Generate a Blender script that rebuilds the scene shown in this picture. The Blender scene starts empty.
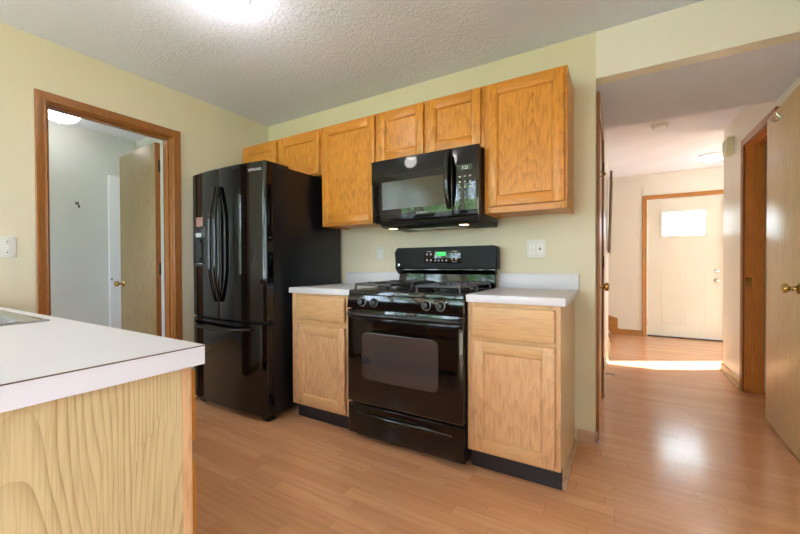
import bpy, bmesh, math, random
from mathutils import Vector, Matrix
random.seed(7)
PI = math.pi
SC = bpy.context.scene
COL = SC.collection

# ------------------------------------------------------------------ camera
F_PX, YAW, PITCH, ROLL, PY = 366.554, 30.776, -0.5675, -0.2258, 1.2127
CAM = Vector((2.9481, -2.4409, 1.0691))
_a, _b, _r = map(math.radians, (YAW, PITCH, ROLL))
fw = Vector((-math.sin(_a)*math.cos(_b), math.cos(_a)*math.cos(_b), math.sin(_b)))
rt = Vector((math.cos(_a), math.sin(_a), 0)); up = rt.cross(fw)
r2 = rt*math.cos(_r) + up*math.sin(_r); u2 = up*math.cos(_r) - rt*math.sin(_r)
cd = bpy.data.cameras.new('camera'); cam = bpy.data.objects.new('camera', cd); COL.objects.link(cam)
M = Matrix((r2, u2, -fw)).transposed().to_4x4(); M.translation = CAM
cam.matrix_world = M
cd.sensor_width = 36; cd.lens = F_PX/800*36; cd.shift_y = PY/800; cd.clip_start = 0.02
SC.camera = cam

# ------------------------------------------------------------------ world, sun, window daylight, exposure
w = bpy.data.worlds.new('sky'); SC.world = w; w.use_nodes = True
WN = w.node_tree; bg = WN.nodes['Background']
bg.inputs['Color'].default_value = (0.71, 0.86, 1.06, 1); bg.inputs['Strength'].default_value = 14.0
sd = bpy.data.lights.new('sun', 'SUN'); sun = bpy.data.objects.new('sun', sd); COL.objects.link(sun)
sd.energy = 50; sd.angle = math.radians(0.6); sd.color = (0.93, 0.97, 1.0)
sdir = Vector((-0.872, -0.489, -0.466)).normalized()
sun.rotation_euler = sdir.to_track_quat('-Z', 'Y').to_euler(); sun.location = (8, 8, 6)

def portal(name, loc, rot, sx, sy):
    l = bpy.data.lights.new(name, 'AREA'); l.shape = 'RECTANGLE'; l.size = sx; l.size_y = sy
    l.cycles.is_portal = True
    o = bpy.data.objects.new(name, l); COL.objects.link(o); o.location = loc; o.rotation_euler = rot
portal('daylight_patio', (1.1, -5.32, 1.3), (PI/2, 0, PI), 2.0, 2.04)
portal('added_daylight_dining', (3.98, -3.8, 1.45), (PI/2, 0, -PI/2), 1.4, 1.2)
portal('added_daylight_entry_side', (8.81, 3.2, 1.35), (PI/2, 0, -PI/2), 1.3, 1.7)
portal('daylight_entry', (6.95, 4.2, 1.45), (PI/2, 0, 0), 1.5, 1.2)
portal('added_daylight_laundry', (-.9, -2.82, 1.5), (PI/2, 0, PI), 1.0, 1.2)
portal('daylight_breakfast', (-0.13, -3.6, 1.5), (PI/2, 0, PI/2), 1.5, 1.4)

def lamp_light(name, loc, power, color=(1, .9, .78), r=.12):
    l = bpy.data.lights.new(name, 'POINT'); l.energy = power; l.color = color; l.shadow_soft_size = r
    o = bpy.data.objects.new(name, l); COL.objects.link(o); o.location = loc
SC.view_settings.view_transform = 'Standard'; SC.view_settings.look = 'None'
SC.view_settings.exposure = 0.33; SC.view_settings.gamma = 1.0
SC.cycles.max_bounces = 10; SC.cycles.diffuse_bounces = 6; SC.cycles.glossy_bounces = 5
SC.cycles.transparent_max_bounces = 12; SC.cycles.sample_clamp_indirect = 8
SC.cycles.use_denoising = True

# ------------------------------------------------------------------ materials
def lin(c):
    return tuple(((v/255)/12.92 if v/255 <= .04045 else ((v/255+.055)/1.055)**2.4) for v in c) + (1,)

class NT:
    def __init__(s, name):
        s.m = bpy.data.materials.new(name); s.m.use_nodes = True
        s.t = s.m.node_tree; s.b = s.t.nodes['Principled BSDF']; s.out = s.t.nodes['Material Output']
    def n(s, typ, **kw):
        x = s.t.nodes.new(typ)
        for k, v in kw.items():
            if k.startswith('i_'):
                key = k[2:]; key = int(key) if key.isdigit() else key.replace('_', ' ')
                x.inputs[key].default_value = v
            else: setattr(x, k, v)
        return x
    def l(s, a, b): s.t.links.new(a, b)
    def math(s, op, a, b=None, c=None):
        x = s.n('ShaderNodeMath', operation=op)
        for i, v in enumerate((a, b, c)):
            if v is None: continue
            if isinstance(v, (int, float)): x.inputs[i].default_value = v
            else: s.l(v, x.inputs[i])
        return x.outputs[0]
    def mix(s, f, a, b):
        x = s.n('ShaderNodeMix', data_type='RGBA')
        for i, v in ((0, f), (6, a), (7, b)):
            if isinstance(v, (int, float, tuple)): x.inputs[i].default_value = v
            else: s.l(v, x.inputs[i])
        return x.outputs[2]
    def bump(s, h, strength, dist=.002):
        x = s.n('ShaderNodeBump'); x.inputs['Strength'].default_value = strength; x.inputs['Distance'].default_value = dist
        s.l(h, x.inputs['Height']); s.l(x.outputs[0], s.b.inputs['Normal'])

def plain(name, col, rough=.5, metal=0, bump=None, spec=.5, coat=0, emis=None, estr=0):
    t = NT(name); t.b.inputs['Base Color'].default_value = lin(col)
    t.b.inputs['Roughness'].default_value = rough; t.b.inputs['Metallic'].default_value = metal
    t.b.inputs['Specular IOR Level'].default_value = spec; t.b.inputs['Coat Weight'].default_value = coat
    if emis:
        t.b.inputs['Emission Color'].default_value = lin(emis); t.b.inputs['Emission Strength'].default_value = estr
    tc = t.n('ShaderNodeTexCoord')
    sc, st = bump or (300, .03)
    no = t.n('ShaderNodeTexNoise', i_Scale=sc, i_Detail=4.0); t.l(tc.outputs['Object'], no.inputs['Vector'])
    t.bump(no.outputs[0], st, .001)
    v = t.n('ShaderNodeTexNoise', i_Scale=3.0); t.l(tc.outputs['Object'], v.inputs['Vector'])
    c = t.mix(v.outputs[0], lin(tuple(x*.975 for x in col)), lin(tuple(min(255, x*1.02) for x in col)))
    t.l(c, t.b.inputs['Base Color'])
    return t.m

def wood(name, light, dark, grain='Z', rough=.35, spacing=.022, arch=.12, contrast=.55, spec=.45, width=.1, flat=False, pf=120, pw=.5, sharp=2.2):
    """oak: flat-sawn arches along the grain, plus fine pores"""
    t = NT(name); tc = t.n('ShaderNodeTexCoord'); oi = t.n('ShaderNodeObjectInfo')
    sep = t.n('ShaderNodeSeparateXYZ'); t.l(tc.outputs['Object'], sep.inputs[0])
    X, Y, Z = sep.outputs
    rnd = t.math('MULTIPLY', oi.outputs['Random'], 7.3)
    if grain == 'Z': u = t.math('ADD', X, Y); v = Z
    elif grain == 'X': u = t.math('ADD', Z, Y); v = X
    else: u = t.math('ADD', Z, X); v = Y
    u = t.math('ADD', u, rnd); v = t.math('ADD', v, rnd)
    cv = t.n('ShaderNodeCombineXYZ'); t.l(t.math('MULTIPLY', u, 5), cv.inputs[0]); t.l(t.math('MULTIPLY', v, 1.1), cv.inputs[1])
    n1 = t.n('ShaderNodeTexNoise', i_Scale=1.6, i_Detail=2.0); t.l(cv.outputs[0], n1.inputs['Vector'])
    nz = t.math('SUBTRACT', n1.outputs[0], .5)
    ud = t.math('ADD', u, t.math('MULTIPLY', nz, .03))
    uw = t.math('DIVIDE', ud, width); bid = t.math('FLOOR', uw)
    wn = t.n('ShaderNodeTexWhiteNoise', noise_dimensions='1D'); t.l(bid, wn.inputs['W'])
    a = t.math('MULTIPLY', t.math('SUBTRACT', t.math('SUBTRACT', t.math('FRACT', uw), .3), t.math('MULTIPLY', wn.outputs[0], .4)), width)
    v = t.math('ADD', v, t.math('MULTIPLY', wn.outputs[0], 5.0))
    b = t.math('ADD', t.math('MULTIPLY', t.math('FRACT', t.math('DIVIDE', t.math('ADD', v, t.math('MULTIPLY', nz, .5)), 2.4)), arch*2.4), .012)
    r = t.math('SQRT', t.math('ADD', t.math('MULTIPLY', a, a), t.math('MULTIPLY', b, b)))
    ph = t.math('FRACT', t.math('DIVIDE', r, spacing))
    ring = t.math('POWER', ph, sharp)
    n3 = t.n('ShaderNodeTexNoise', i_Scale=2.7, i_Detail=1.0); t.l(cv.outputs[0], n3.inputs['Vector'])
    mk = t.n('ShaderNodeMapRange'); t.l(n3.outputs[0], mk.inputs[0]); mk.inputs[1].default_value = .35; mk.inputs[2].default_value = .62; mk.inputs[3].default_value = .25
    ring = t.math('MULTIPLY', ring, mk.outputs[0])
    cp = t.n('ShaderNodeCombineXYZ'); t.l(t.math('MULTIPLY', ud, pf), cp.inputs[0]); t.l(t.math('MULTIPLY', v, 9), cp.inputs[1])
    n2 = t.n('ShaderNodeTexNoise', i_Scale=1.0, i_Detail=3.0); t.l(cp.outputs[0], n2.inputs['Vector'])
    pore = t.n('ShaderNodeMapRange'); t.l(n2.outputs[0], pore.inputs[0]); pore.inputs[1].default_value = .45; pore.inputs[2].default_value = .75
    f = t.math('ADD', t.math('MULTIPLY', ring, contrast if not flat else contrast*.35), t.math('MULTIPLY', pore.outputs[0], pw))
    f = t.math('ADD', f, t.math('MULTIPLY', nz, .3))
    mx = t.mix(f, lin(light), lin(dark)); mx.node.clamp_factor = True
    t.l(mx, t.b.inputs['Base Color'])
    t.b.inputs['Roughness'].default_value = rough; t.b.inputs['Specular IOR Level'].default_value = spec
    t.bump(f, .06, .0006)
    return t.m

def metal(name, col, rough=.25):
    return plain(name, col, rough, 1.0, (40, .02))

M_WALL = plain('kitchen_wall_paint', (213, 205, 180), .6, bump=(90, .10), spec=.3)
M_WALLH = plain('hall_wall_paint', (228, 224, 214), .34, bump=(90, .10), spec=.5)
M_WALLL = plain('laundry_wall_paint', (212, 214, 210), .6, bump=(90, .08), spec=.3)
M_WHITE = plain('white_plastic', (232, 230, 224), .35)
M_PLATE = plain('light_plate', (214, 214, 208), .4)
M_DOORW = plain('painted_white_door', (222, 220, 208), .35, bump=(60, .03))
M_DOORC = plain('cool_white_door', (232, 233, 236), .4)
M_LAM = plain('white_laminate', (212, 210, 216), .38, bump=(500, .02))
M_SEAM = plain('laminate_edge_seam', (92, 74, 62), .6)
M_BLACK = plain('black_gloss_enamel', (9, 9, 10), .055, spec=.55, bump=(12, .012))
M_BLACKF = plain('black_gloss_refrigerator_door', (9, 9, 10), .05, spec=.55, bump=(7, .012))
M_BSIDE = plain('black_textured_side', (17, 19, 25), .28, spec=.42, bump=(450, .25))
M_BMAT = plain('black_matte', (14, 14, 15), .5, bump=(200, .1))
M_IRON = plain('cast_iron', (58, 58, 62), .36, bump=(250, .2))
M_PLAST = plain('black_plastic', (17, 17, 18), .3)
M_GLASSD = plain('dark_oven_glass', (66, 60, 60), .06, spec=1.0, coat=1)
M_MWIN = plain('dark_microwave_mesh_window', (66, 56, 47), .12, spec=.45)
M_TOE = plain('black_vinyl_toe_kick', (34, 33, 42), .45)
M_STEEL = metal('stainless_steel', (158, 158, 162), .25)
M_CHROME = metal('chrome', (210, 210, 212), .12)
M_BRASS = metal('brass', (190, 158, 96), .18)
M_BRONZE = metal('dark_bronze_hinge', (70, 58, 46), .4)
M_GREY = plain('grey_print', (186, 186, 186), .4)
M_PATCH = plain('rust_coloured_patch', (150, 110, 96), .5)  # small rust-toned rectangle above the water dispenser
M_OAKU = wood('honey_oak', (212, 141, 52), (150, 84, 20), rough=.3, contrast=.42, spacing=.016, arch=.15, width=.10, pf=95, pw=.65)
M_OAKUH = wood('honey_oak_rail', (204, 133, 49), (154, 88, 24), 'X', rough=.3, flat=True)
M_OAKB = wood('light_paled_oak', (216, 172, 128), (172, 124, 82), rough=.38, contrast=.34, spacing=.016, arch=.15, width=.10, pf=95, pw=.6)  # cabinet oak paled for the base units; lighting difference put into the colour
M_OAKBH = wood('light_paled_oak_rail', (210, 168, 120), (176, 128, 84), 'X', rough=.38, flat=True)
M_SIDE = plain('oak_look_cabinet_side', (212, 184, 142), .35)
M_PEN = wood('pale_oak_plywood', (204, 182, 138), (160, 132, 88), rough=.42, spacing=.0058, arch=.06, contrast=.95, width=.24, pf=260, pw=.45, sharp=4.0)
M_TRIM = wood('oak_trim', (152, 96, 46), (102, 60, 26), rough=.3, flat=True)
M_TRIMH = wood('oak_trim_horizontal', (152, 96, 46), (102, 60, 26), 'Y', rough=.3, flat=True)
M_TRIMX = wood('oak_trim_cross', (180, 124, 62), (132, 82, 36), 'X', rough=.3, flat=True)
M_JAMB = wood('oak_jamb', (206, 130, 60), (160, 92, 34), rough=.35, flat=True)
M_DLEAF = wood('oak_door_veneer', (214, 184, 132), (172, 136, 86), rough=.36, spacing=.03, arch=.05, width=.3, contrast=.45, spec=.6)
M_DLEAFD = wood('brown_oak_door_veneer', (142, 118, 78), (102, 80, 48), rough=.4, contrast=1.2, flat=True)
M_BASE = wood('oak_baseboard', (190, 150, 122), (140, 100, 78), 'X', rough=.35, flat=True)
M_BASEH = wood('hall_oak_baseboard', (214, 186, 142), (160, 124, 80), 'Y', rough=.35, flat=True)
M_FRAME = wood('brown_picture_frame', (120, 88, 62), (76, 52, 36), rough=.4, flat=True)
M_PIC = plain('picture_paper', (196, 186, 168), .3)
M_DOME = plain('lit_frosted_dome', (255, 252, 245), .3, emis=(255, 250, 240), estr=2.6)
M_DOMEB = plain('bright_frosted_dome', (255, 252, 245), .3, emis=(255, 250, 244), estr=9.0)
M_HOODL = plain('hood_lamp_lens', (255, 230, 190), .3, emis=(255, 214, 160), estr=5.0)
M_GREEN = plain('green_clock_digits', (30, 160, 70), .3, emis=(40, 200, 90), estr=.9)
M_LCD = plain('pale_clock_digits', (150, 165, 160), .3, emis=(170, 190, 185), estr=.5)
M_LEAVES = plain('leaf_green', (86, 128, 60), .7, bump=(6, .8))
M_BARK = plain('bark', (96, 78, 62), .8)
M_GRASS = plain('lawn_grass', (104, 136, 70), .9, bump=(40, .5))

def ceiling_mat():
    t = NT('knockdown_ceiling'); tc = t.n('ShaderNodeTexCoord')
    t.b.inputs['Base Color'].default_value = lin((224, 232, 254)); t.b.inputs['Roughness'].default_value = .85
    n = t.n('ShaderNodeTexNoise', i_Scale=46.0, i_Detail=4.0, i_Roughness=.6, i_Distortion=.9); t.l(tc.outputs['Object'], n.inputs['Vector'])
    mr = t.n('ShaderNodeMapRange'); t.l(n.outputs[0], mr.inputs[0]); mr.inputs[1].default_value = .46; mr.inputs[2].default_value = .6
    t.bump(mr.outputs[0], .45, .004)
    return t.m
M_CEIL = ceiling_mat()
M_CEILH = plain('hall_ceiling_paint', (232, 236, 250), .8, bump=(40, .3))

def floor_mat():
    t = NT('oak_laminate_floor'); tc = t.n('ShaderNodeTexCoord')
    sep = t.n('ShaderNodeSeparateXYZ'); t.l(tc.outputs['Object'], sep.inputs[0]); X, Y, _ = sep.outputs
    W, L = .066, .62
    yr = t.math('DIVIDE', Y, W); row = t.math('FLOOR', yr)
    wn = t.n('ShaderNodeTexWhiteNoise', noise_dimensions='1D'); t.l(row, wn.inputs['W'])
    xs = t.math('ADD', t.math('DIVIDE', X, L), t.math('MULTIPLY', wn.outputs[0], 5.0)); cell = t.math('FLOOR', xs)
    cc = t.n('ShaderNodeCombineXYZ'); t.l(row, cc.inputs[0]); t.l(cell, cc.inputs[1])
    w2 = t.n('ShaderNodeTexWhiteNoise', noise_dimensions='2D'); t.l(cc.outputs[0], w2.inputs['Vector'])
    base = t.mix(w2.outputs[0], lin((212, 155, 113)), lin((224, 170, 128)))
    gx = t.n('ShaderNodeCombineXYZ')
    t.l(t.math('ADD', t.math('MULTIPLY', X, 2.2), t.math('MULTIPLY', w2.outputs[0], 30)), gx.inputs[0]); t.l(t.math('MULTIPLY', Y, 45), gx.inputs[1])
    g = t.n('ShaderNodeTexNoise', i_Scale=1.3, i_Detail=4.0, i_Distortion=.6); t.l(gx.outputs[0], g.inputs['Vector'])
    gm = t.n('ShaderNodeMapRange'); t.l(g.outputs[0], gm.inputs[0]); gm.inputs[1].default_value = .42; gm.inputs[2].default_value = .72
    c = t.mix(t.math('MULTIPLY', gm.outputs[0], .38), base, lin((182, 124, 90)))
    fy = t.math('FRACT', yr); ey = t.math('LESS_THAN', t.math('MINIMUM', fy, t.math('SUBTRACT', 1, fy)), .012)
    fx = t.math('FRACT', xs); ex = t.math('LESS_THAN', t.math('MINIMUM', fx, t.math('SUBTRACT', 1, fx)), .0022)
    e = t.math('MULTIPLY', t.math('MAXIMUM', ey, ex), .35)
    c = t.mix(e, c, lin((120, 78, 50)))
    t.l(c, t.b.inputs['Base Color'])
    t.b.inputs['Roughness'].default_value = .19; t.b.inputs['Specular IOR Level'].default_value = .62
    w3 = t.n('ShaderNodeTexNoise', i_Scale=9.0, i_Detail=2.0); t.l(tc.outputs['Object'], w3.inputs['Vector'])
    t.bump(t.math('ADD', w3.outputs[0], t.math('MULTIPLY', e, -.5)), .04, .002)
    return t.m
M_FLOOR = floor_mat()

def glass_mat(name, tint=(1, 1, 1, 1)):
    t = NT(name); t.t.nodes.remove(t.b)
    tr = t.n('ShaderNodeBsdfTransparent'); tr.inputs[0].default_value = tint
    gl = t.n('ShaderNodeBsdfGlossy'); gl.inputs['Roughness'].default_value = .02
    lw = t.n('ShaderNodeLayerWeight'); lw.inputs[0].default_value = .5
    fr = t.math('ADD', t.math('MULTIPLY', t.math('POWER', lw.outputs['Facing'], 5.0), .6), .03)
    mx = t.n('ShaderNodeMixShader'); t.l(fr, mx.inputs[0]); t.l(tr.outputs[0], mx.inputs[1]); t.l(gl.outputs[0], mx.inputs[2])
    t.l(mx.outputs[0], t.out.inputs[0]); return t.m
M_PANE = glass_mat('window_glass')
def frosted():
    t = NT('frosted_glass'); t.t.nodes.remove(t.b)
    a = t.n('ShaderNodeBsdfTranslucent'); a.inputs[0].default_value = (.92, .93, .95, 1)
    b = t.n('ShaderNodeBsdfDiffuse'); b.inputs[0].default_value = (.8, .8, .82, 1)
    mx = t.n('ShaderNodeMixShader'); mx.inputs[0].default_value = .2
    t.l(a.outputs[0], mx.inputs[1]); t.l(b.outputs[0], mx.inputs[2]); t.l(mx.outputs[0], t.out.inputs[0]); return t.m
M_FROST = frosted()

# ------------------------------------------------------------------ geometry helpers
BASE = {}
def nb(): return bmesh.new()

def box(bm, x0, x1, y0, y1, z0, z1, bev=0, seg=2, mi=0):
    x0, x1 = sorted((x0, x1)); y0, y1 = sorted((y0, y1)); z0, z1 = sorted((z0, z1))
    r = bmesh.ops.create_cube(bm, size=1.0)
    vs = r['verts']
    for v in vs:
        v.co = Vector(((x0+x1)/2 + v.co.x*(x1-x0), (y0+y1)/2 + v.co.y*(y1-y0), (z0+z1)/2 + v.co.z*(z1-z0)))
    fs = set(f for v in vs for f in v.link_faces)
    for f in fs: f.material_index = mi
    if bev > 0:
        bev = min(bev, (x1-x0)*.45, (y1-y0)*.45, (z1-z0)*.45)
        es = list(set(e for v in vs for e in v.link_edges))
        rr = bmesh.ops.bevel(bm, geom=es, offset=bev, segments=seg, affect='EDGES', profile=.5)
        for f in rr['faces']: f.material_index = mi
    return bm

def basis(d):
    d = Vector(d).normalized(); a = Vector((0, 0, 1)) if abs(d.z) < .9 else Vector((1, 0, 0))
    s = d.cross(a).normalized(); return d, s, d.cross(s).normalized()

def lathe(bm, origin, axis, prof, seg=24):
    """prof: (radius, distance along axis)"""
    o = Vector(origin); d, s, t = basis(axis); rings = []
    for r, h in prof:
        if r < 1e-6: rings.append([bm.verts.new(o + d*h)])
        else: rings.append([bm.verts.new(o + d*h + (s*math.cos(2*PI*k/seg) + t*math.sin(2*PI*k/seg))*r) for k in range(seg)])
    for A, B in zip(rings, rings[1:]):
        for k in range(seg):
            k2 = (k+1) % seg
            if len(A) == 1 and len(B) == 1: continue
            if len(A) == 1: bm.faces.new((A[0], B[k], B[k2]))
            elif len(B) == 1: bm.faces.new((A[k], B[0], A[k2]))
            else: bm.faces.new((A[k], B[k], B[k2], A[k2]))
    for R in (rings[0], rings[-1]):
        if len(R) > 2: bm.faces.new(R)
    return bm

def cyl(bm, p0, p1, r, seg=20):
    p0, p1 = Vector(p0), Vector(p1)
    return lathe(bm, p0, p1-p0, [(r, 0), (r, (p1-p0).length)], seg)

def tube(bm, pts, r, seg=12, sx=1.0, caps=True, side=None):
    pts = [Vector(p) for p in pts]; n = len(pts); rings = []
    for i, p in enumerate(pts):
        d = (pts[min(i+1, n-1)] - pts[max(i-1, 0)]).normalized()
        s = (side if side is not None else basis(d)[1])
        s = (Vector(s) - d*Vector(s).dot(d)).normalized(); t = d.cross(s)
        rr = r[i] if isinstance(r, (list, tuple)) else r
        rings.append([bm.verts.new(p + s*math.cos(2*PI*k/seg)*rr*sx + t*math.sin(2*PI*k/seg)*rr) for k in range(seg)])
    for A, B in zip(rings, rings[1:]):
        for k in range(seg): bm.faces.new((A[k], A[(k+1) % seg], B[(k+1) % seg], B[k]))
    if caps: bm.faces.new(rings[0]); bm.faces.new(rings[-1])
    return bm

def prism(bm, poly, axis, a0, a1, mi=0):
    """poly of 2D points in the two other axes (in x,y,z order), extruded along axis"""
    def P(p, a):
        q = list(p); q.insert(axis, a); return Vector(q)
    A = [bm.verts.new(P(p, a0)) for p in poly]; B = [bm.verts.new(P(p, a1)) for p in poly]
    n = len(poly); fs = [bm.faces.new(A), bm.faces.new(B)]
    for k in range(n): fs.append(bm.faces.new((A[k], A[(k+1) % n], B[(k+1) % n], B[k])))
    for f in fs: f.material_index = mi
    return bm

def rrect(a0, a1, b0, b1, r, seg=6, corners=(1, 1, 1, 1)):
    out = []
    for (cx, cy, st, use) in ((a1-r, b1-r, 0, corners[0]), (a0+r, b1-r, 90, corners[1]), (a0+r, b0+r, 180, corners[2]), (a1-r, b0+r, 270, corners[3])):
        if not use:
            out.append((a1 if st in (0, 270) else a0, b1 if st in (0, 90) else b0)); continue
        for k in range(seg+1):
            t = math.radians(st + 90*k/seg); out.append((cx + r*math.cos(t), cy + r*math.sin(t)))
    return out

def part(name, bm, mat, parent=None, label=None, smooth=True):
    bmesh.ops.recalc_face_normals(bm, faces=bm.faces)
    me = bpy.data.meshes.new(name)
    b = BASE.get(parent.name if parent else None, Vector((0, 0, 0)))
    if b.length > 0: bmesh.ops.translate(bm, verts=bm.verts, vec=-b)
    bm.to_mesh(me); bm.free()
    mats = mat if isinstance(mat, (list, tuple)) else [mat]
    for m in mats: me.materials.append(m)
    if smooth:
        me.polygons.foreach_set('use_smooth', [True]*len(me.polygons))
        me.set_sharp_from_angle(angle=math.radians(32))
    o = bpy.data.objects.new(name, me); COL.objects.link(o)
    if parent: o.parent = parent; BASE[o.name] = b
    if label: o['label'] = label
    return o

def struct(name, bm, mat, smooth=True):
    o = part(name, bm, mat, smooth=smooth); o['kind'] = 'structure'; return o

def thing(name, label, cat, loc, group=None, local=False, rotz=0, kind=None):
    o = bpy.data.objects.new(name, None); COL.objects.link(o); o.location = loc; o.rotation_euler = (0, 0, rotz)
    o.empty_display_size = .05
    BASE[o.name] = Vector((0, 0, 0)) if local else Vector(loc)
    if kind: o['kind'] = kind
    if label: o['label'] = label
    if cat: o['category'] = cat
    if group: o['group'] = group
    return o

def tag(o, label, cat, group=None):
    o['label'] = label; o['category'] = cat
    if group: o['group'] = group
    return o

def lettering(text, size, loc, rot, mat, parent, name='lettering', ext=.0004):
    c = bpy.data.curves.new('t', 'FONT'); c.body = text; c.size = size; c.extrude = ext; c.align_x = 'CENTER'; c.align_y = 'CENTER'
    tmp = bpy.data.objects.new('t', c); COL.objects.link(tmp)
    me = bpy.data.meshes.new_from_object(tmp.evaluated_get(bpy.context.evaluated_depsgraph_get()))
    bpy.data.objects.remove(tmp)
    me.name = name
    me.transform(Matrix.Translation(Vector(loc) - BASE.get(parent.name, Vector((0, 0, 0)))) @ rot.to_4x4())
    me.materials.clear(); me.materials.append(mat)
    o = bpy.data.objects.new(name, me); COL.objects.link(o); o.parent = parent; BASE[o.name] = BASE[parent.name]
    return o
FACE_FRONT = Matrix.Rotation(PI/2, 3, 'X')       # text that faces -Y

# ------------------------------------------------------------------ room shell
HC, HH = 2.424, 2.385
XR, XW, YE = 2.833, 3.85, 4.08
bm = nb(); box(bm, -1.7, 8.8, -5.45, 4.3, -.06, 0); struct('floor', bm, M_FLOOR, False)
bm = nb(); box(bm, -.11, 3.97, -5.3, .02, HC, HC+.08); struct('ceiling', bm, M_CEIL, False)
bm = nb(); box(bm, 1.6, 8.8, .94, 4.2, HH, HH+.08); struct('ceiling_hall', bm, M_CEILH, False)
bm = nb(); box(bm, -1.7, -.11, -2.8, -.35, HC, HC+.08); struct('ceiling_laundry', bm, M_CEILH, False)

def wall_x(name, x0, x1, y0, y1, z1, holes, mat):
    """wall lying along Y between x0..x1; holes: (ya, yb, za, zb)"""
    bm = nb(); y = y0
    for (a, b, c, d) in sorted(holes):
        box(bm, x0, x1, y, a, 0, z1)
        if c > 0: box(bm, x0, x1, a, b, 0, c)
        if d < z1: box(bm, x0, x1, a, b, d, z1)
        y = b
    box(bm, x0, x1, y, y1, 0, z1)
    bmesh.ops.remove_doubles(bm, verts=bm.verts, dist=1e-5)
    return struct(name, bm, mat, False)
def wall_y(name, y0, y1, x0, x1, z1, holes, mat):
    bm = nb(); x = x0
    for (a, b, c, d) in sorted(holes):
        box(bm, x, a, y0, y1, 0, z1)
        if c > 0: box(bm, a, b, y0, y1, 0, c)
        if d < z1: box(bm, a, b, y0, y1, d, z1)
        x = b
    box(bm, x, x1, y0, y1, 0, z1)
    bmesh.ops.remove_doubles(bm, verts=bm.verts, dist=1e-5)
    return struct(name, bm, mat, False)

LD = (-1.638, -.894, 2.065)                      # laundry doorway
CD = (.087, .873, 2.053)                            # hall closet doorway
RD = (.942, 1.645, 2.053)                         # doorway opposite
FD = (3.297, 4.203, 2.023)                          # front door opening
wall_x('wall_left', -.11, 0, -5.3, .11, HC, [(-4.35, -2.85, .8, 2.2), (LD[0], LD[1], 0, LD[2])], M_WALL)
wall_y('wall_back', 0, .11, 0, XR, HC, [], M_WALL)
wall_x('wall_hall_left', XR-.11, XR, .11, 3.25, HC, [(CD[0]+.012, CD[1], 0, CD[2])], M_WALLH)
wall_x('wall_right', XW, XW+.12, -5.3, 2.36, HC, [(-4.5, -3.1, .85, 2.05), (RD[0], RD[1], 0, RD[2])], M_WALLH)
wall_y('wall_rear', -5.3, -5.2, 0, XW, HC, [(.1, 2.1, .28, 2.32)], M_WALL)
wall_y('wall_hall_end', YE, YE+.1, 1.6, 8.8, HC, [(FD[0], FD[1], 0, FD[2]), (6.22, 7.7, .85, 2.05)], M_WALLH)
wall_y('wall_entry_near', 2.26, 2.36, XW+.12, 8.8, HC, [], M_WALLH)
wall_x('wall_entry_right', 8.7, 8.8, 2.36, YE, HC, [(2.55, 3.85, .5, 2.2)], M_WALLH)
wall_y('wall_stair_near', 3.15, 3.25, 1.6, XR-.11, HC, [], M_WALLH)
wall_x('wall_stair_left', 1.6, 1.7, 3.25, YE, HC, [], M_WALLH)
wall_x('wall_laundry_far', -1.69, -1.58, -2.8, -.35, HC, [], M_WALLL)
wall_y('wall_laundry_right', -.46, -.35, -1.58, -.11, HC, [], M_WALLL)
wall_y('wall_laundry_left', -2.8, -2.69, -1.58, -.11, HC, [(-1.4, -.4, .9, 2.1)], M_WALLL)
bm = nb(); box(bm, -.121, -.111, -2.69, LD[0]-.001, 0, HC-.001); box(bm, -.121, -.111, LD[1]+.001, -.461, 0, HC-.001); box(bm, -.121, -.111, LD[0]-.001, LD[1]+.001, LD[2]+.001, HC-.001)
struct('wall_laundry_inner', bm, M_WALLL, False)
# closet behind the hall-left door and the small closet on the right
wall_y('wall_closet_near', .82, .9, XW+.12, 4.75, HC, [], M_WALLH)
wall_y('wall_closet_far', 1.7, 1.78, XW+.12, 4.75, HC, [], M_WALLH)
wall_x('wall_closet_back', 4.75, 4.83, .82, 1.78, HC, [], M_WALLH)
bm = nb(); box(bm, XW+.12, 4.83, .82, 1.78, HC, HC+.05); struct('ceiling_closet', bm, M_CEILH, False)
# dropped header between kitchen and hall
bm = nb(); box(bm, XR, XW, 0, .09, 2.152, HC); struct('wall_header', bm, M_WALLH, False)
bm = nb(); box(bm, XR, XW, .09, .955, 2.152, 2.2); box(bm, XR, XW, .875, .955, 2.2, HC); struct('ceiling_soffit', bm, M_CEIL, False)

# ------------------------------------------------------------------ casings, jambs, doors
PROF = [(0, 0), (0, .010), (.007, .015), (.014, .012), (.022, .013), (.036, .016), (.046, .018), (.054, .018), (.057, .014), (.057, 0)]
def casing(bm, axis, plane, out, a0, a1, zt, sides=(1, 1)):
    """moulded frame round an opening in the plane 'axis=plane'; out=+1/-1 is the side it stands on"""
    a0 += .013; a1 -= .013; zt -= .013
    cols = []
    for (wd, th) in PROF:
        p = plane + out*th; pts = []
        if sides[0]: pts += [(a0-wd, 0), (a0-wd, zt+wd)]
        else: pts += [(a0, zt+wd)]
        if sides[1]: pts += [(a1+wd, zt+wd), (a1+wd, 0)]
        else: pts += [(a1, zt+wd)]
        cols.append([bm.verts.new((p, a, z) if axis == 0 else (a, p, z)) for a, z in pts])
    for A, B in zip(cols, cols[1:]):
        for k in range(len(A)-1): bm.faces.new((A[k], A[k+1], B[k+1], B[k]))
    return bm
def jamb_x(bm, x0, x1, y0, y1, zt, t=.018, stop=None):
    box(bm, x0, x1, y0, y0+t, 0, zt); box(bm, x0, x1, y1-t, y1, 0, zt); box(bm, x0, x1, y0+t, y1-t, zt-t, zt)
    if stop:
        s0, s1 = stop
        box(bm, s0, s1, y0+t, y0+t+.011, 0, zt-t); box(bm, s0, s1, y1-t-.011, y1-t, 0, zt-t); box(bm, s0, s1, y0+t+.011, y1-t-.011, zt-t-.011, zt-t)
    return bm

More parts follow.
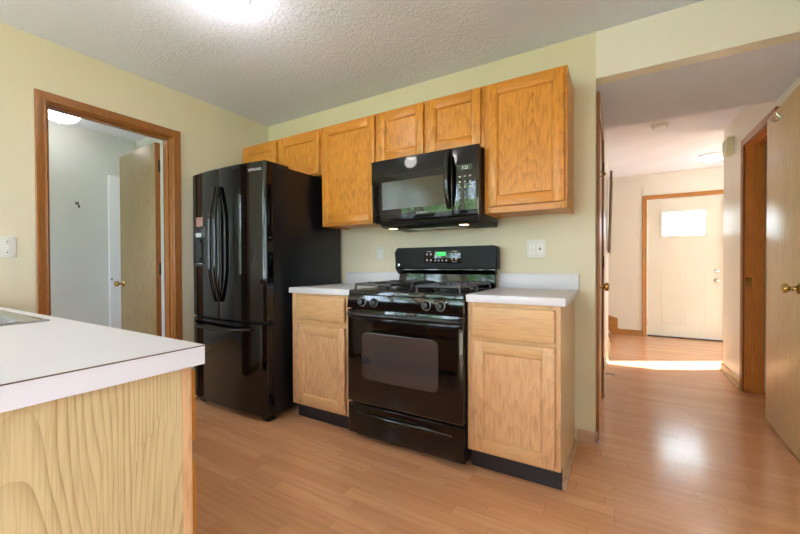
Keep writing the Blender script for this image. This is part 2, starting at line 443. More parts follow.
def hinge(parent, x, y, z, mat, ax=(0, 0, 1), h=.09):
    bm = nb(); cyl(bm, (x, y, z-h/2), (x, y, z+h/2), .007, 10)
    for k in range(5): cyl(bm, (x, y, z-h/2+k*h/5+.001), (x, y, z-h/2+(k+1)*h/5-.001), .0082, 10)
    lathe(bm, (x, y, z+h/2), ax, [(.007, 0), (.005, .006), (0, .009)], 10)
    return part('hinge', bm, mat, parent)
def knob(parent, p, ax, mat=None, sz=1.0, name='door_knob'):
    bm = nb(); s = sz
    lathe(bm, p, ax, [(.0, 0), (.031*s, 0), (.031*s, .003*s), (.026*s, .008*s), (.012*s, .012*s), (.0095*s, .02*s), (.0105*s, .032*s), (.018*s, .037*s),
                      (.0255*s, .045*s), (.0265*s, .053*s), (.023*s, .061*s), (.012*s, .066*s), (0, .067*s)], 20)
    return part(name, bm, mat or M_BRASS, parent)

# laundry doorway
bm = nb(); casing(bm, 0, .001, 1, LD[0], LD[1], LD[2]); struct('trim_1', bm, M_TRIM)
bm = nb(); jamb_x(bm, -.111, .0, *LD, stop=(-.07, -.035)); struct('trim_2', bm, M_TRIM)
bm = nb(); casing(bm, 0, -.122, -1, LD[0], LD[1], LD[2]); struct('trim_3', bm, M_TRIM)
d1 = thing('door_1', None, None, (-.128, LD[1]-.033, .012), local=True, rotz=math.radians(-3.5), kind='structure')
# local: leaf runs along -X, visible face towards -Y
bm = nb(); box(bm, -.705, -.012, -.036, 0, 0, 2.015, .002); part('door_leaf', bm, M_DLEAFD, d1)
bm = nb(); box(bm, -.0119, -.010, -.0355, -.0005, .001, 2.014); part('door_edge', bm, M_TRIM, d1, 'darker stained hinge edge of the door')
for z in (.2, 1.03, 1.83): hinge(d1, .0, -.012, z, M_BRONZE)
knob(d1, (-.645, -.036, .90), (0, -1, 0)); knob(d1, (-.645, 0, .90), (0, 1, 0))
# white door on the far laundry wall
d5 = thing('door_2', None, None, (-1.58, -.6, 0), kind='structure')
bm = nb(); box(bm, -1.58, -1.54, -.728, -.475, .01, 2.0, .004); part('door_leaf', bm, M_DOORC, d5)
bm = nb(); lathe(bm, (-1.54, -.715, .93), (1, 0, 0), [(.012, 0), (.012, .004), (.006, .006), (.006, .02), (0, .022)], 12); part('bolt', bm, M_CHROME, d5)

# hall closet door (leaf shut, seen edge-on)
bm = nb(); casing(bm, 0, XR+.001, 1, CD[0]+.012, CD[1], CD[2]); struct('trim_4', bm, M_TRIM)
bm = nb(); jamb_x(bm, XR-.111, XR, CD[0]+.012, CD[1], CD[2]); struct('trim_5', bm, M_JAMB)
d3 = thing('door_3', None, None, (XR, CD[1], 0), kind='structure')
bm = nb(); box(bm, XR-.034, XR+.002, CD[0]+.033, CD[1]-.021, .012, CD[2]-.021, .002); part('door_leaf', bm, M_DLEAF, d3)
for z in (.28, 1.08, 1.82): hinge(d3, XR+.012, CD[1]-.004, z, M_BRONZE)
knob(d3, (XR+.002, CD[0]+.1, .925), (1, 0, 0))
def coat_hook(parent, p, d, side, mat):
    """two-pronged hook: plate, upward prong and ball; d points away from the door"""
    p, d, s = Vector(p), Vector(d), Vector(side); u = Vector((0, 0, 1)); bm = nb()
    cyl(bm, p, p+d*.004, .012, 12)
    for sg in (-1, 1):
        tube(bm, [p+d*.003, p+d*.012-u*.012+s*sg*.005, p+d*.03-u*.018+s*sg*.012, p+d*.042+u*.0+s*sg*.018], .0028, 8)
        lathe(bm, p+d*.042+s*sg*.018, u, [(0, -.005), (.004, -.003), (.005, 0), (.004, .003), (0, .005)], 10)
    tube(bm, [p+d*.004, p+d*.02+u*.02, p+d*.025+u*.035], .003, 8)
    return part('coat_hook', bm, mat, parent)
coat_hook(d3, (XR+.002, CD[0]+.14, 1.64), (1, 0, 0), (0, 1, 0), M_BRASS)

# doorway across the hall, its leaf folded back flat along the wall
bm = nb(); casing(bm, 0, XW-.001, -1, RD[0], RD[1], RD[2]); struct('trim_6', bm, M_TRIM)
bm = nb(); jamb_x(bm, XW, XW+.121, RD[0], RD[1], RD[2], stop=(XW+.045, XW+.08)); struct('trim_7', bm, M_JAMB)
bm = nb(); box(bm, XW+.002, XW+.04, RD[1]-.0225, RD[1]-.0182, .88, .95); lathe(bm, (XW+.022, RD[1]-.0225, .915), (0, -1, 0), [(.007, 0), (.007, .001), (0, .001)], 12)
struct('trim_8', bm, M_BRASS)
d4 = thing('door_4', None, None, (3.806, RD[0]+.010, .012), local=True, rotz=math.radians(-2.3), kind='structure')
# local: leaf runs along -Y, visible face towards -X
bm = nb(); box(bm, 0, .034, -.665, -.004, 0, 2.016, .002); part('door_leaf', bm, M_DLEAF, d4)
knob(d4, (0, -.60, .92), (-1, 0, 0))
coat_hook(d4, (0, -.31, 1.935), (-1, 0, 0), (0, 1, 0), M_CHROME)
for z in (.2, 1.03, 1.83):
    bm = nb(); cyl(bm, (.04, .0, z-.045), (.04, .0, z+.045), .006, 10); part('hinge', bm, M_BRONZE, d4)

# front door
bm = nb(); casing(bm, 1, YE-.001, -1, *FD); struct('trim_9', bm, M_TRIMX)
bm = nb(); box(bm, FD[0], FD[0]+.02, YE, YE+.1, 0, FD[2]); box(bm, FD[1]-.02, FD[1], YE, YE+.1, 0, FD[2]); box(bm, FD[0]+.02, FD[1]-.02, YE, YE+.1, FD[2]-.02, FD[2]); struct('trim_10', bm, M_WHITE)
bm = nb(); box(bm, FD[0]+.02, FD[1]-.02, YE-.01, YE+.09, 0, .016, .004); struct('trim_11', bm, M_BRONZE)
d6 = thing('door_5', None, None, (FD[0]+.02, YE+.02, .018), kind='structure')
X0, X1, Z0, Z1, FY = FD[0]+.023, FD[1]-.023, .02, FD[2]-.023, YE+.018
bm = nb(); WX0, WX1, WZ0, WZ1 = 3.49, 3.99, 1.462, 1.815
for b in ((X0, WX0, Z0, Z1), (WX1, X1, Z0, Z1), (WX0, WX1, Z0, WZ0), (WX0, WX1, WZ1, Z1)): box(bm, b[0], b[1], FY, FY+.044, b[2], b[3])
bmesh.ops.remove_doubles(bm, verts=bm.verts, dist=1e-5); part('door_leaf', bm, M_DOORW, d6)
bm = nb()
for b in ((WX0-.022, WX0+.012, WZ0-.022, WZ1+.022), (WX1-.012, WX1+.022, WZ0-.022, WZ1+.022), (WX0+.012, WX1-.012, WZ0-.022, WZ0+.012), (WX0+.012, WX1-.012, WZ1-.012, WZ1+.022)):
    box(bm, b[0], b[1], FY-.010, FY-.0005, b[2], b[3], .004)
part('window_frame', bm, M_WHITE, d6)
bm = nb(); box(bm, WX0+.001, WX1-.001, FY+.015, FY+.021, WZ0+.001, WZ1-.001); part('window_pane', bm, M_FROST, d6)
bm = nb()
for (a, b) in ((3.49, 3.73), (3.76, 4.0)):
    for q in ((a, a+.014, .19, .95), (b-.014, b, .19, .95), (a+.014, b-.014, .19, .204), (a+.014, b-.014, .936, .95)): box(bm, q[0], q[1], FY-.0035, FY-.0003, q[2], q[3], .003)
    for k in range(1, 4): box(bm, a+(b-a)*k/4-.002, a+(b-a)*k/4+.002, FY-.003, FY-.0003, .21, .93)
part('door_panel', bm, M_DOORW, d6)
for z in (.2, 1.0, 1.79):
    bm = nb(); box(bm, X0-.016, X0+.004, FY-.006, FY-.0005, z-.05, z+.05); cyl(bm, (X0-.002, FY-.008, z-.05), (X0-.002, FY-.008, z+.05), .006, 10); part('hinge', bm, M_CHROME, d6)
knob(d6, (4.105, FY, .835), (0, -1, 0), M_CHROME, .9)
bm = nb(); lathe(bm, (4.105, FY, .965), (0, -1, 0), [(0, 0), (.028, 0), (.028, .006), (.02, .012), (.008, .014), (.008, .03), (0, .03)], 20); part('deadbolt', bm, M_CHROME, d6)

# windows
def window(name, axis, plane, a0, a1, z0, z1, t=.1, mull=1, frame=M_WHITE):
    r = thing(name, None, None, (plane+t/2, a0, z0) if axis == 0 else (a0, plane+t/2, z0), kind='structure')
    bm = nb(); f = .05; m0, m1 = plane+.02, plane+t-.02
    def bb(p, q, c, d):
        if axis == 0: box(bm, m0, m1, p, q, c, d, .003)
        else: box(bm, p, q, m0, m1, c, d, .003)
    bb(a0+.001, a0+f, z0+.001, z1-.001); bb(a1-f, a1-.001, z0+.001, z1-.001); bb(a0+f, a1-f, z0+.001, z0+f); bb(a0+f, a1-f, z1-f, z1-.001)
    for k in range(1, mull+1):
        c = a0+(a1-a0)*k/(mull+1); bb(c-.03, c+.03, z0+f, z1-f)
    part('window_frame', bm, frame, r)
    bm = nb(); c = plane+t/2
    if axis == 0: box(bm, c-.003, c+.003, a0+f, a1-f, z0+f, z1-f)
    else: box(bm, a0+f, a1-f, c-.003, c+.003, z0+f, z1-f)
    part('window_pane', bm, M_PANE, r)
window('window_1', 1, -5.3, .1, 2.1, .28, 2.32)
window('added_window_2', 0, XW, -4.5, -3.1, .85, 2.05, .12)  # unseen opening behind the camera, added to even out the room light
window('added_window_5', 0, 8.7, 2.55, 3.85, .5, 2.2, .1)  # unseen, added so more sky light reaches the entry and hall
window('window_3', 0, -.11, -4.35, -2.85, .8, 2.2, .11)
window('added_window_6', 1, -2.8, -1.4, -.4, .9, 2.1, .11)  # unseen, added to bring soft fill light into the laundry
window('window_4', 1, YE, 6.22, 7.7, .85, 2.05, .1, 0)

# baseboards
def board_x(bm, x, sgn, y0, y1, h=.075, t=.012):      # lies along Y on wall face x
    prism(bm, [(x, 0.0), (x+sgn*t, 0.0), (x+sgn*t, h-.02), (x+sgn*t*.55, h-.006), (x+sgn*t*.3, h), (x, h)], 1, y0, y1)
    prism(bm, [(x+sgn*t, 0.0), (x+sgn*(t+.013), 0.0), (x+sgn*(t+.011), .010), (x+sgn*t, .017)], 1, y0, y1)
def board_y(bm, y, sgn, x0, x1, h=.075, t=.012):
    prism(bm, [(y, 0.0), (y+sgn*t, 0.0), (y+sgn*t, h-.02), (y+sgn*t*.55, h-.006), (y+sgn*t*.3, h), (y, h)], 0, x0, x1)
    prism(bm, [(y+sgn*t, 0.0), (y+sgn*(t+.013), 0.0), (y+sgn*(t+.011), .010), (y+sgn*t, .017)], 0, x0, x1)
bm = nb(); board_y(bm, -.001, -1, 2.735, XR+.013); board_x(bm, XR+.001, 1, -.013, CD[0]-.046); struct('baseboard_back', bm, M_BASE)
bm = nb(); board_x(bm, XR+.001, 1, CD[1]+.058, 3.25); struct('baseboard_hall_left', bm, M_BASEH)
bm = nb(); board_x(bm, XW-.001, -1, RD[1]+.058, 2.36); board_y(bm, 2.361, 1, XW-.013, XW+.6); struct('baseboard_hall_right', bm, M_BASEH)
bm = nb(); board_x(bm, XW-.001, -1, -5.19, .88); struct('baseboard_right', bm, M_BASEH)
bm = nb(); board_y(bm, YE-.001, -1, 2.99, FD[0]-.058); board_y(bm, YE-.001, -1, FD[1]+.058, 8.6); struct('baseboard_hall_end', bm, M_TRIMX)
bm = nb(); board_x(bm, .001, 1, LD[1]+.058, -.82); board_x(bm, .001, 1, -1.95, LD[0]-.058); struct('baseboard_left', bm, M_TRIMH)
bm = nb(); board_x(bm, -1.579, 1, -2.68, -.74); struct('baseboard_laundry', bm, M_BASEH)
# oak end block where the stair skirt meets the entry wall
bm = nb(); prism(bm, [(2.86, 0.0), (2.99, 0.0), (2.99, .075), (2.945, .08), (2.94, .235), (2.78, .29), (2.6, .42), (2.6, .3)], 1, YE-.02, YE-.001); struct('trim_12', bm, M_TRIMX)

# ------------------------------------------------------------------ cabinets
def cab_door(root, x0, x1, yf, z0, z1, mats, fr=.056, th=.019):
    """face towards -Y: stiles and rails with a bevelled lip, panel set back"""
    mv, mh = mats; y1 = yf+th
    bm = nb(); zz = z1-fr; za = z0+fr
    box(bm, x0, x0+fr, yf, y1, z0, z1, .004, 2); box(bm, x1-fr, x1, yf, y1, z0, z1, .004, 2)
    box(bm, x0+fr-.0005, x1-fr+.0005, yf+.0006, y1-.001, zz, z1-.0006, .003, 2, 1); box(bm, x0+fr-.0005, x1-fr+.0005, yf+.0006, y1-.001, z0+.0006, za, .003, 2, 1)
    # inner sloping lip
    c = .010; o = [(x0+fr, za), (x1-fr, za), (x1-fr, zz), (x0+fr, zz)]; i = [(x0+fr+c, za+c), (x1-fr-c, za+c), (x1-fr-c, zz-c), (x0+fr+c, zz-c)]
    A = [bm.verts.new((p[0], yf+.003, p[1])) for p in o]; A2 = [bm.verts.new((p[0]+(q[0]-p[0])*.3, yf+.0035, p[1]+(q[1]-p[1])*.3)) for p, q in zip(o, i)]; B = [bm.verts.new((p[0], yf+.014, p[1])) for p in i]
    for P, Q in ((A, A2), (A2, B)):
        for k in range(4):
            f = bm.faces.new((P[k], P[(k+1) % 4], Q[(k+1) % 4], Q[k])); f.material_index = 1 if k in (0, 2) else 0
    d = part('cabinet_door', bm, [mv, mh], root)
    bm = nb(); box(bm, x0+fr+.004, x1-fr-.004, yf+.0125, y1-.002, za+.004, zz-.004); part('door_panel', bm, mv, d)
    return d

def cabinet(name, label, cat, x0, x1, y0, yf, z0, z1, doors, drawers, mats, side=None, group=None, rails=(), toe=None, floor_side=False):
    """y0 back, yf front of the face frame (faces -Y)"""
    r = thing(name, label, cat, ((x0+x1)/2, (y0+yf)/2, z0 if not toe else 0), group)
    mv, mh = mats
    bm = nb(); ft = .019; t = .012
    box(bm, x0, x0+t, yf+ft, y0, z0, z1); box(bm, x1-t, x1, yf+ft, y0, z0, z1)
    box(bm, x0+t, x1-t, yf+ft, y0, z0+.012, z0+.024); box(bm, x0+t, x1-t, yf+ft, y0, z1-.012, z1); box(bm, x0+t, x1-t, y0-.006, y0, z0+.024, z1-.012)
    if floor_side: box(bm, x1-t, x1, yf+toe+.0155, y0, .001, z0)
    part('carcass', bm, side or mv, r)
    bm = nb(); s = .036
    box(bm, x0, x0+s, yf, yf+ft, z0, z1, .0012); box(bm, x1-s, x1, yf, yf+ft, z0, z1, .0012)
    for za, zb in [(z0, z0+s), (z1-s, z1)] + list(rails): box(bm, x0+s, x1-s, yf+.0003, yf+ft, za, zb, 0, 1, 1)
    for k in range(len(doors)-1):
        c = (doors[k][1]+doors[k+1][0])/2; box(bm, c-s/2, c+s/2, yf, yf+ft, z0+s, z1-s)
    part('face_frame', bm, [mv, mh], r)
    for (a, b, c, d) in doors: cab_door(r, a, b, yf-.0195, c, d, mats)
    for (a, b, c, d) in drawers:
        bm = nb(); box(bm, a, b, yf-.0195, yf-.0005, c, d, .005, 3); part('drawer_front', bm, mh, r)
    if toe:
        bm = nb(); box(bm, x0+.002, x1, yf+toe, yf+toe+.015, 0.001, z0); box(bm, x0+.002, x0+.014, yf+toe+.015, y0, .001, z0); box(bm, x1-.026, x1-.014, yf+toe+.015, y0, .001, z0)
        part('toe_kick', bm, M_TOE, r)
    return r
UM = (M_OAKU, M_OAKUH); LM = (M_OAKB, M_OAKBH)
UG = None
UF, ZT = -.315, 2.122
cabinet('wall_cabinet', 'short two-door honey oak wall cabinet over the black refrigerator', 'cabinet', .03, .985, -.002, UF, 1.764, ZT,
        [(.067, .496, 1.776, 2.098), (.521, .972, 1.776, 2.098)], [], UM)
cabinet('wall_cabinet', 'tall single-door honey oak wall cabinet between refrigerator and microwave', 'cabinet', .986, 1.505, -.002, UF, 1.362, ZT,
        [(1.004, 1.489, 1.379, 2.106)], [], UM)
cabinet('wall_cabinet', 'small two-door honey oak wall cabinet directly above the microwave', 'cabinet', 1.506, 2.266, -.002, UF, 1.762, ZT,
        [(1.516, 1.870, 1.783, 2.108), (1.899, 2.249, 1.783, 2.108)], [], UM)
cabinet('wall_cabinet', 'large single-door honey oak wall cabinet at the end of the row, above the outlet', 'cabinet', 2.267, 2.716, -.002, UF, 1.368, ZT,
        [(2.288, 2.703, 1.404, 2.109)], [], UM)
BF = -.626
cabinet('base_cabinet', 'light-paled oak base cabinet between the refrigerator and the range', 'cabinet', .99, 1.506, -.002, BF, .108, .876,
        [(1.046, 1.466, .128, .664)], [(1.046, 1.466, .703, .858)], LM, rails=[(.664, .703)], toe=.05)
cabinet('base_cabinet', 'light-paled oak base cabinet on the hall side of the range', 'cabinet', 2.276, 2.722, -.002, BF, .108, .876,
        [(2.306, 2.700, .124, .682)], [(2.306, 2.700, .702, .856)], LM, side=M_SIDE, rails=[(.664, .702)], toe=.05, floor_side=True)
bm = nb(); prism(bm, [(2.7225, .002), (2.7395, .002), (2.7375, .014), (2.7225, .022)], 1, -.575, -.028); struct('trim_13', bm, M_BASE)

def countertop(label, x0, x1, y0, y1, splash=True, seam=True):
    r = thing('countertop', label, 'countertop', ((x0+x1)/2, (y0+y1)/2, .8765))
    bm = nb(); box(bm, x0, x1, y0, y1, .8765, .914, .0018, 2); part('slab', bm, M_LAM, r)
    if splash:
        bm = nb(); box(bm, x0, x1, y1-.020, y1, .9142, 1.008, .002, 2); part('backsplash', bm, M_LAM, r)
    return r
countertop('short white laminate countertop between refrigerator and range', .975, 1.510, -.645, -.002)
countertop('short white laminate countertop at the hall end, beside the range', 2.272, 2.745, -.645, -.002)

# peninsula
PX, PY0, PY1 = 2.252, -2.64, -2.021
r = thing('peninsula_cabinet', 'peninsula base with pale oak plywood end panel under the sink counter', 'cabinet', (1.1, -2.33, 0))
bm = nb(); box(bm, .32, .338, -2.62, -2.052, .1, .876); box(bm, 2.18, 2.198, -2.62, -2.052, .1, .876); box(bm, .338, 2.18, -2.62, -2.602, .1, .876); box(bm, .338, 2.18, -2.602, -2.052, .1, .118)
part('carcass', bm, M_SIDE, r)
bm = nb(); box(bm, 2.1985, 2.204, -2.62, -2.0395, .0, .8755); part('end_panel', bm, M_PEN, r, 'pale oak plywood end panel with wide grain')
bm = nb()
for a, b in ((.32, .36), (1.0, 1.04), (1.62, 1.66), (2.145, 2.2035)): box(bm, a, b, -2.0515, -2.033, .1, .876, .001) if b < 2.2 else box(bm, a, b, -2.039, -2.0195, .002, .876, .0015)
for a, b in ((.36, 1.0), (1.04, 1.62), (1.66, 2.145)): box(bm, a, b, -2.0512, -2.0333, .836, .876); box(bm, a, b, -2.0512, -2.0333, .1, .14)
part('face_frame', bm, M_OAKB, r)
def pen_door(x0, x1, z0, z1, kind):
    bm = nb(); box(bm, x0, x1, -2.019, -2.0005, z0, z1, .004, 2)
    part(kind, bm, M_OAKU if kind == 'cabinet_door' else M_OAKUH, r)
for a, b in ((.38, .98), (1.06, 1.60), (1.68, 2.185)):
    pen_door(a, b, .13, .66, 'cabinet_door'); pen_door(a, b, .70, .85, 'drawer_front')
bm = nb(); box(bm, .32, 2.19, -2.60, -2.10, .002, .1); part('toe_kick', bm, M_TOE, r)
r = thing('countertop', 'long white laminate peninsula countertop holding the steel sink', 'countertop', (1.1, -2.33, .8765))
SX0, SX1, SY0, SY1 = .86, 1.575, -2.53, -2.055
hx0, hx1, hy0, hy1 = SX0+.02, SX1-.02, SY0+.02, SY1-.02
bm = nb()
for b in ((.002, hx0, PY0, PY1), (hx1, PX, PY0, PY1), (hx0, hx1, PY0, hy0), (hx0, hx1, hy1, PY1)): box(bm, b[0], b[1], b[2], b[3], .8765, .914)
bmesh.ops.remove_doubles(bm, verts=bm.verts, dist=1e-5)
part('slab', bm, M_LAM, r)
bm = nb(); box(bm, PX, PX+.0006, PY0, PY1+.0006, .9115, .9138); box(bm, .002, PX, PY1, PY1+.0006, .9115, .9138); part('edge_seam', bm, M_SEAM, r, 'thin brown seam line along the counter edge')
# sink
r = thing('kitchen_sink', 'stainless steel drop-in sink set in the peninsula countertop', 'sink', ((SX0+SX1)/2, (SY0+SY1)/2, .914))
def ring_strip(bm, loops):
    L = [[bm.verts.new((x, y, z)) for (x, y) in pts] for pts, z in loops]
    for A, B in zip(L, L[1:]):
        for k in range(len(A)): bm.faces.new((A[k], A[(k+1) % len(A)], B[(k+1) % len(B)], B[k]))
    return L
def rr(i, rad): return rrect(SX0+i, SX1-i, SY0+i, SY1-i, rad, 6)
bm = nb()
L = ring_strip(bm, [(rr(0, .02), .9143), (rr(.002, .02), .917), (rr(.010, .018), .9195), (rr(.026, .03), .918), (rr(.032, .03), .915), (rr(.036, .03), .905), (rr(.045, .05), .77), (rr(.08, .05), .752)])
bm.faces.new(L[-1]); part('sink_bowl', bm, M_STEEL, r)
bm = nb(); lathe(bm, ((SX0+SX1)/2, (SY0+SY1)/2, .753), (0, 0, 1), [(.04, 0), (.04, .002), (.03, .003), (0, .003)], 20); part('drain', bm, M_CHROME, r)

# ------------------------------------------------------------------ refrigerator
FX0, FX1, FS = .072, .930, .457
r = thing('refrigerator', 'glossy black french-door refrigerator with bottom freezer drawer', 'refrigerator', (.5, -.4, 0))
bm = nb(); box(bm, FX0+.004, FX1-.002, -.732, -.03, .035, 1.757, .006); part('cabinet_body', bm, M_BSIDE, r)
def fcurve(x): return -.798 - .032*(1-((x-.5)/.43)**2)
def fdoor(name, x0, x1, z0, z1, rl, rr_):
    """bulged front door slab"""
    bm = nb(); pts = []; N = 14
    for k in range(N+1):
        x = x0+(x1-x0)*k/N; y = fcurve(x)
        if rl and x-x0 < rl: y += rl - math.sqrt(max(0, rl*rl-(rl-(x-x0))**2))
        if rr_ and x1-x < rr_: y += rr_ - math.sqrt(max(0, rr_*rr_-(rr_-(x1-x))**2))
        pts.append((x, y))
    # finer ends
    ends = []
    if rl: ends = [(x0+rl*(1-math.cos(math.radians(a))), fcurve(x0)+rl*(1-math.sin(math.radians(a)))) for a in (0, 20, 45, 70)]
    tail = []
    if rr_: tail = [(x1-rr_*(1-math.cos(math.radians(a))), fcurve(x1)+rr_*(1-math.sin(math.radians(a)))) for a in (70, 45, 20, 0)]
    mid = [p for p in pts if (not rl or p[0] > x0+rl) and (not rr_ or p[0] < x1-rr_)]
    poly = ends+mid+tail+[(x1, -.738), (x0, -.738)]
    prism(bm, poly, 2, z0, z1)
    es = [e for e in bm.edges if abs(e.verts[0].co.z-e.verts[1].co.z) < 1e-6]
    bmesh.ops.bevel(bm, geom=es, offset=.004, segments=2, affect='EDGES')
    return part(name, bm, M_BLACKF, r)
dl = fdoor('left_door', FX0, FS-.002, .685, 1.768, .014, .008)
dr = fdoor('right_door', FS+.002, FX1, .685, 1.768, .008, .014)
df = fdoor('freezer_drawer', FX0, FX1, .052, .668, .014, .014)
bm = nb(); box(bm, FX0+.01, FX1-.01, -.775, -.74, .669, .684); part('door_gasket', bm, M_BMAT, r)
def vhandle(parent, x, bow, z0=.812, z1=1.63):
    pts = []; N = 18
    for k in range(N+1):
        t = k/N; z = z0+(z1-z0)*t; s = math.sin(PI*t)
        y = fcurve(x) - .012 - .040*min(1, s*1.35)
        pts.append((x+bow*s, y, z))
    pts = [(pts[0][0], fcurve(x)+.003, z0+.004)]+pts+[(pts[-1][0], fcurve(x)+.003, z1-.004)]
    bm = nb(); tube(bm, pts, [.012]+[.0125]*(len(pts)-2)+[.012], 12, 1.15, side=(1, 0, 0)); return part('door_handle', bm, M_BLACK, parent)
vhandle(dl, .432, -.008); vhandle(dr, .486, .006)
bm = nb(); N = 18; pts = []
for k in range(N+1):
    t = k/N; x = .13+(.80-.13)*t; pts.append((x, fcurve(x)-.010-.045*min(1, math.sin(PI*t)*1.6), .630-.012*math.sin(PI*t)))
pts = [(pts[0][0], fcurve(.13)+.004, .630)]+pts+[(pts[-1][0], fcurve(.80)+.004, .630)]
tube(bm, pts, .0125, 12, 1.0, side=(0, 0, 1)); part('freezer_handle', bm, M_BLACK, df)
# dispenser in the left door
bm = nb(); ya = fcurve(.2)-.004
for b in ((.125, .139, 1.06, 1.36), (.271, .285, 1.06, 1.36), (.139, .271, 1.06, 1.075), (.139, .271, 1.268, 1.36)): box(bm, b[0], b[1], ya-.004, ya+.02, b[2], b[3], .002)
dp = part('water_dispenser', bm, M_PLAST, dl)
bm = nb(); box(bm, .140, .270, ya+.0035, ya+.008, 1.076, 1.267); part('dispenser_recess', bm, M_BMAT, dp)
bm = nb(); box(bm, .155, .255, ya-.012, ya+.003, 1.077, 1.087, .002); part('drip_tray', bm, M_STEEL, dp)
bm = nb(); prism(bm, [(ya+.003, 1.24), (ya-.009, 1.24), (ya-.003, 1.13), (ya+.003, 1.13)], 0, .185, .235); part('paddle', bm, M_PLAST, dp)
bm = nb(); box(bm, .165, .235, ya-.0055, ya-.004, 1.283, 1.315); part('dispenser_display', bm, M_GREY, dp)
bm = nb(); box(bm, .16, .25, ya-.0005, ya+.004, 1.365, 1.435); part('patch', bm, M_PATCH, dl, 'small rust coloured patch above the dispenser')
lettering('SAMSUNG', .026, (.838, fcurve(.838)-.0008, 1.715), Matrix.Rotation(math.radians(7), 3, 'Z') @ FACE_FRONT, M_GREY, dr, 'brand_lettering')
for xa in (FX0+.05, FX1-.095):
    bm = nb(); box(bm, xa, xa+.06, -.775, -.56, 1.768 if False else 1.7575, 1.782, .006); part('hinge_cover', bm, M_PLAST, r)
for xa, ya_ in ((FX0+.03, -.77), (FX1-.085, -.77)):
    bm = nb(); box(bm, xa, xa+.06, ya_, ya_+.07, 0.001, .05, .006); part('front_foot', bm, M_PLAST, r)
bm = nb(); box(bm, FX0+.09, FX1-.09, -.72, -.70, .012, .05); part('toe_grille', bm, M_BMAT, r)
for xa, ya_ in ((FX1-.03, -.5), (FX0+.03, -.5), (FX1-.06, -.08), (FX0+.06, -.08)):
    bm = nb(); cyl(bm, (xa, ya_, .001), (xa, ya_, .035), .016, 12); part('levelling_foot', bm, M_STEEL, r)

# ------------------------------------------------------------------ gas range
GX0, GX1 = 1.5125, 2.2685
GC = (GX0+GX1)/2
r = thing('gas_range', 'black freestanding gas range with four burners and a green clock', 'stove', (GC, -.34, 0))
bm = nb(); box(bm, GX0+.002, GX1-.002, -.625, -.035, .03, .884, .003); part('range_body', bm, M_BSIDE, r)
for xa in (GX0+.05, GX1-.08):
    for ya_ in (-.58, -.12):
        bm = nb(); cyl(bm, (xa+.015, ya_, .001), (xa+.015, ya_, .03), .014, 12); part('levelling_foot', bm, M_PLAST, r)
# cooktop, shallow tray
bm = nb()
def rc(i, rad): return rrect(GX0+i, GX1-i, -.655+i, -.085-i*.2, rad, 5)
L = [(rc(.0, .008), .885), (rc(-.0, .008), .905), (rc(.004, .010), .9145), (rc(.012, .012), .9165), (rc(.022, .015), .9125), (rc(.032, .02), .9065)]
Ls = ring_strip(bm, L); bm.faces.new(Ls[-1]); bm.faces.new(Ls[0]); part('cooktop', bm, M_BLACK, r)
# sloped control panel
bm = nb(); prism(bm, [(-.640, .884), (-.6615, .884), (-.669, .812), (-.669, .806), (-.626, .806), (-.626, .884)], 0, GX0, GX1)
bmesh.ops.bevel(bm, geom=list(bm.edges), offset=.003, segments=2, affect='EDGES')
cp = part('control_panel', bm, M_BLACK, r)
for x in (1.625, 1.712, 2.056, 2.139):
    ax = Vector((0, -1, .104)).normalized(); o = Vector((x, -.6655, .846))
    bm = nb(); lathe(bm, o, ax, [(0, 0), (.0235, 0), (.0245, .002), (.0245, .005), (.0205, .008), (.019, .022), (.016, .026), (0, .0265)], 24)
    d, s, t = basis(ax)
    kn = part('burner_knob', bm, M_PLAST, cp)
    bm = nb(); q = o+ax*.0262; u = Vector((0, .104, 1)).normalized()
    tube(bm, [q-u*.016, q+u*.016], .0045, 8, .8); part('knob_grip', bm, M_PLAST, kn)
    bm = nb(); lathe(bm, o+ax*.0006, ax, [(.0255, 0), (.0255, .0007), (.0272, .0007), (.0272, 0), (.0255, 0)], 28)
    for k in range(2): box(bm, x+.026+k*.006, x+.030+k*.006, -.6652, -.6632, .866, .871)
    part('dial_marking', bm, M_GREY, cp)
# oven door
bm = nb(); wx0, wx1, wz0, wz1 = 1.625, 2.122, .385, .66
box(bm, GX0+.001, GX1-.001, -.666, -.628, .237, .800, .004)
od = part('oven_door', bm, M_BLACK, r)
bm = nb(); prism(bm, rrect(wx0, wx1, wz0, wz1, .035, 8), 1, -.6672, -.665); part('oven_window', bm, M_GLASSD, od)
bm = nb(); A = rrect(wx0-.004, wx1+.004, wz0-.004, wz1+.004, .039, 8); B = rrect(wx0, wx1, wz0, wz1, .035, 8)
va = [bm.verts.new((p[0], -.6665, p[1])) for p in A]; vb = [bm.verts.new((p[0], -.6678, p[1])) for p in B]
for k in range(len(va)): bm.faces.new((va[k], va[(k+1) % len(va)], vb[(k+1) % len(va)], vb[k]))
part('window_frame', bm, M_PLAST, od)
bm = nb(); box(bm, GX0+.002, GX1-.002, -.6668, -.662, .2385, .2415); part('door_trim', bm, M_STEEL, od, 'thin bright trim strip at the foot of the door')
bm = nb(); N = 20; pts = []
for k in range(N+1):
    t = k/N; s = min(1, math.sin(PI*t)*5.0); x = GX0+.006+(GX1-GX0-.012)*t; pts.append((x, -.664-.040*s**.7, .772))
tube(bm, pts, .0165, 14, .75, side=(0, 1, 0)); part('oven_handle', bm, M_PLAST, od)
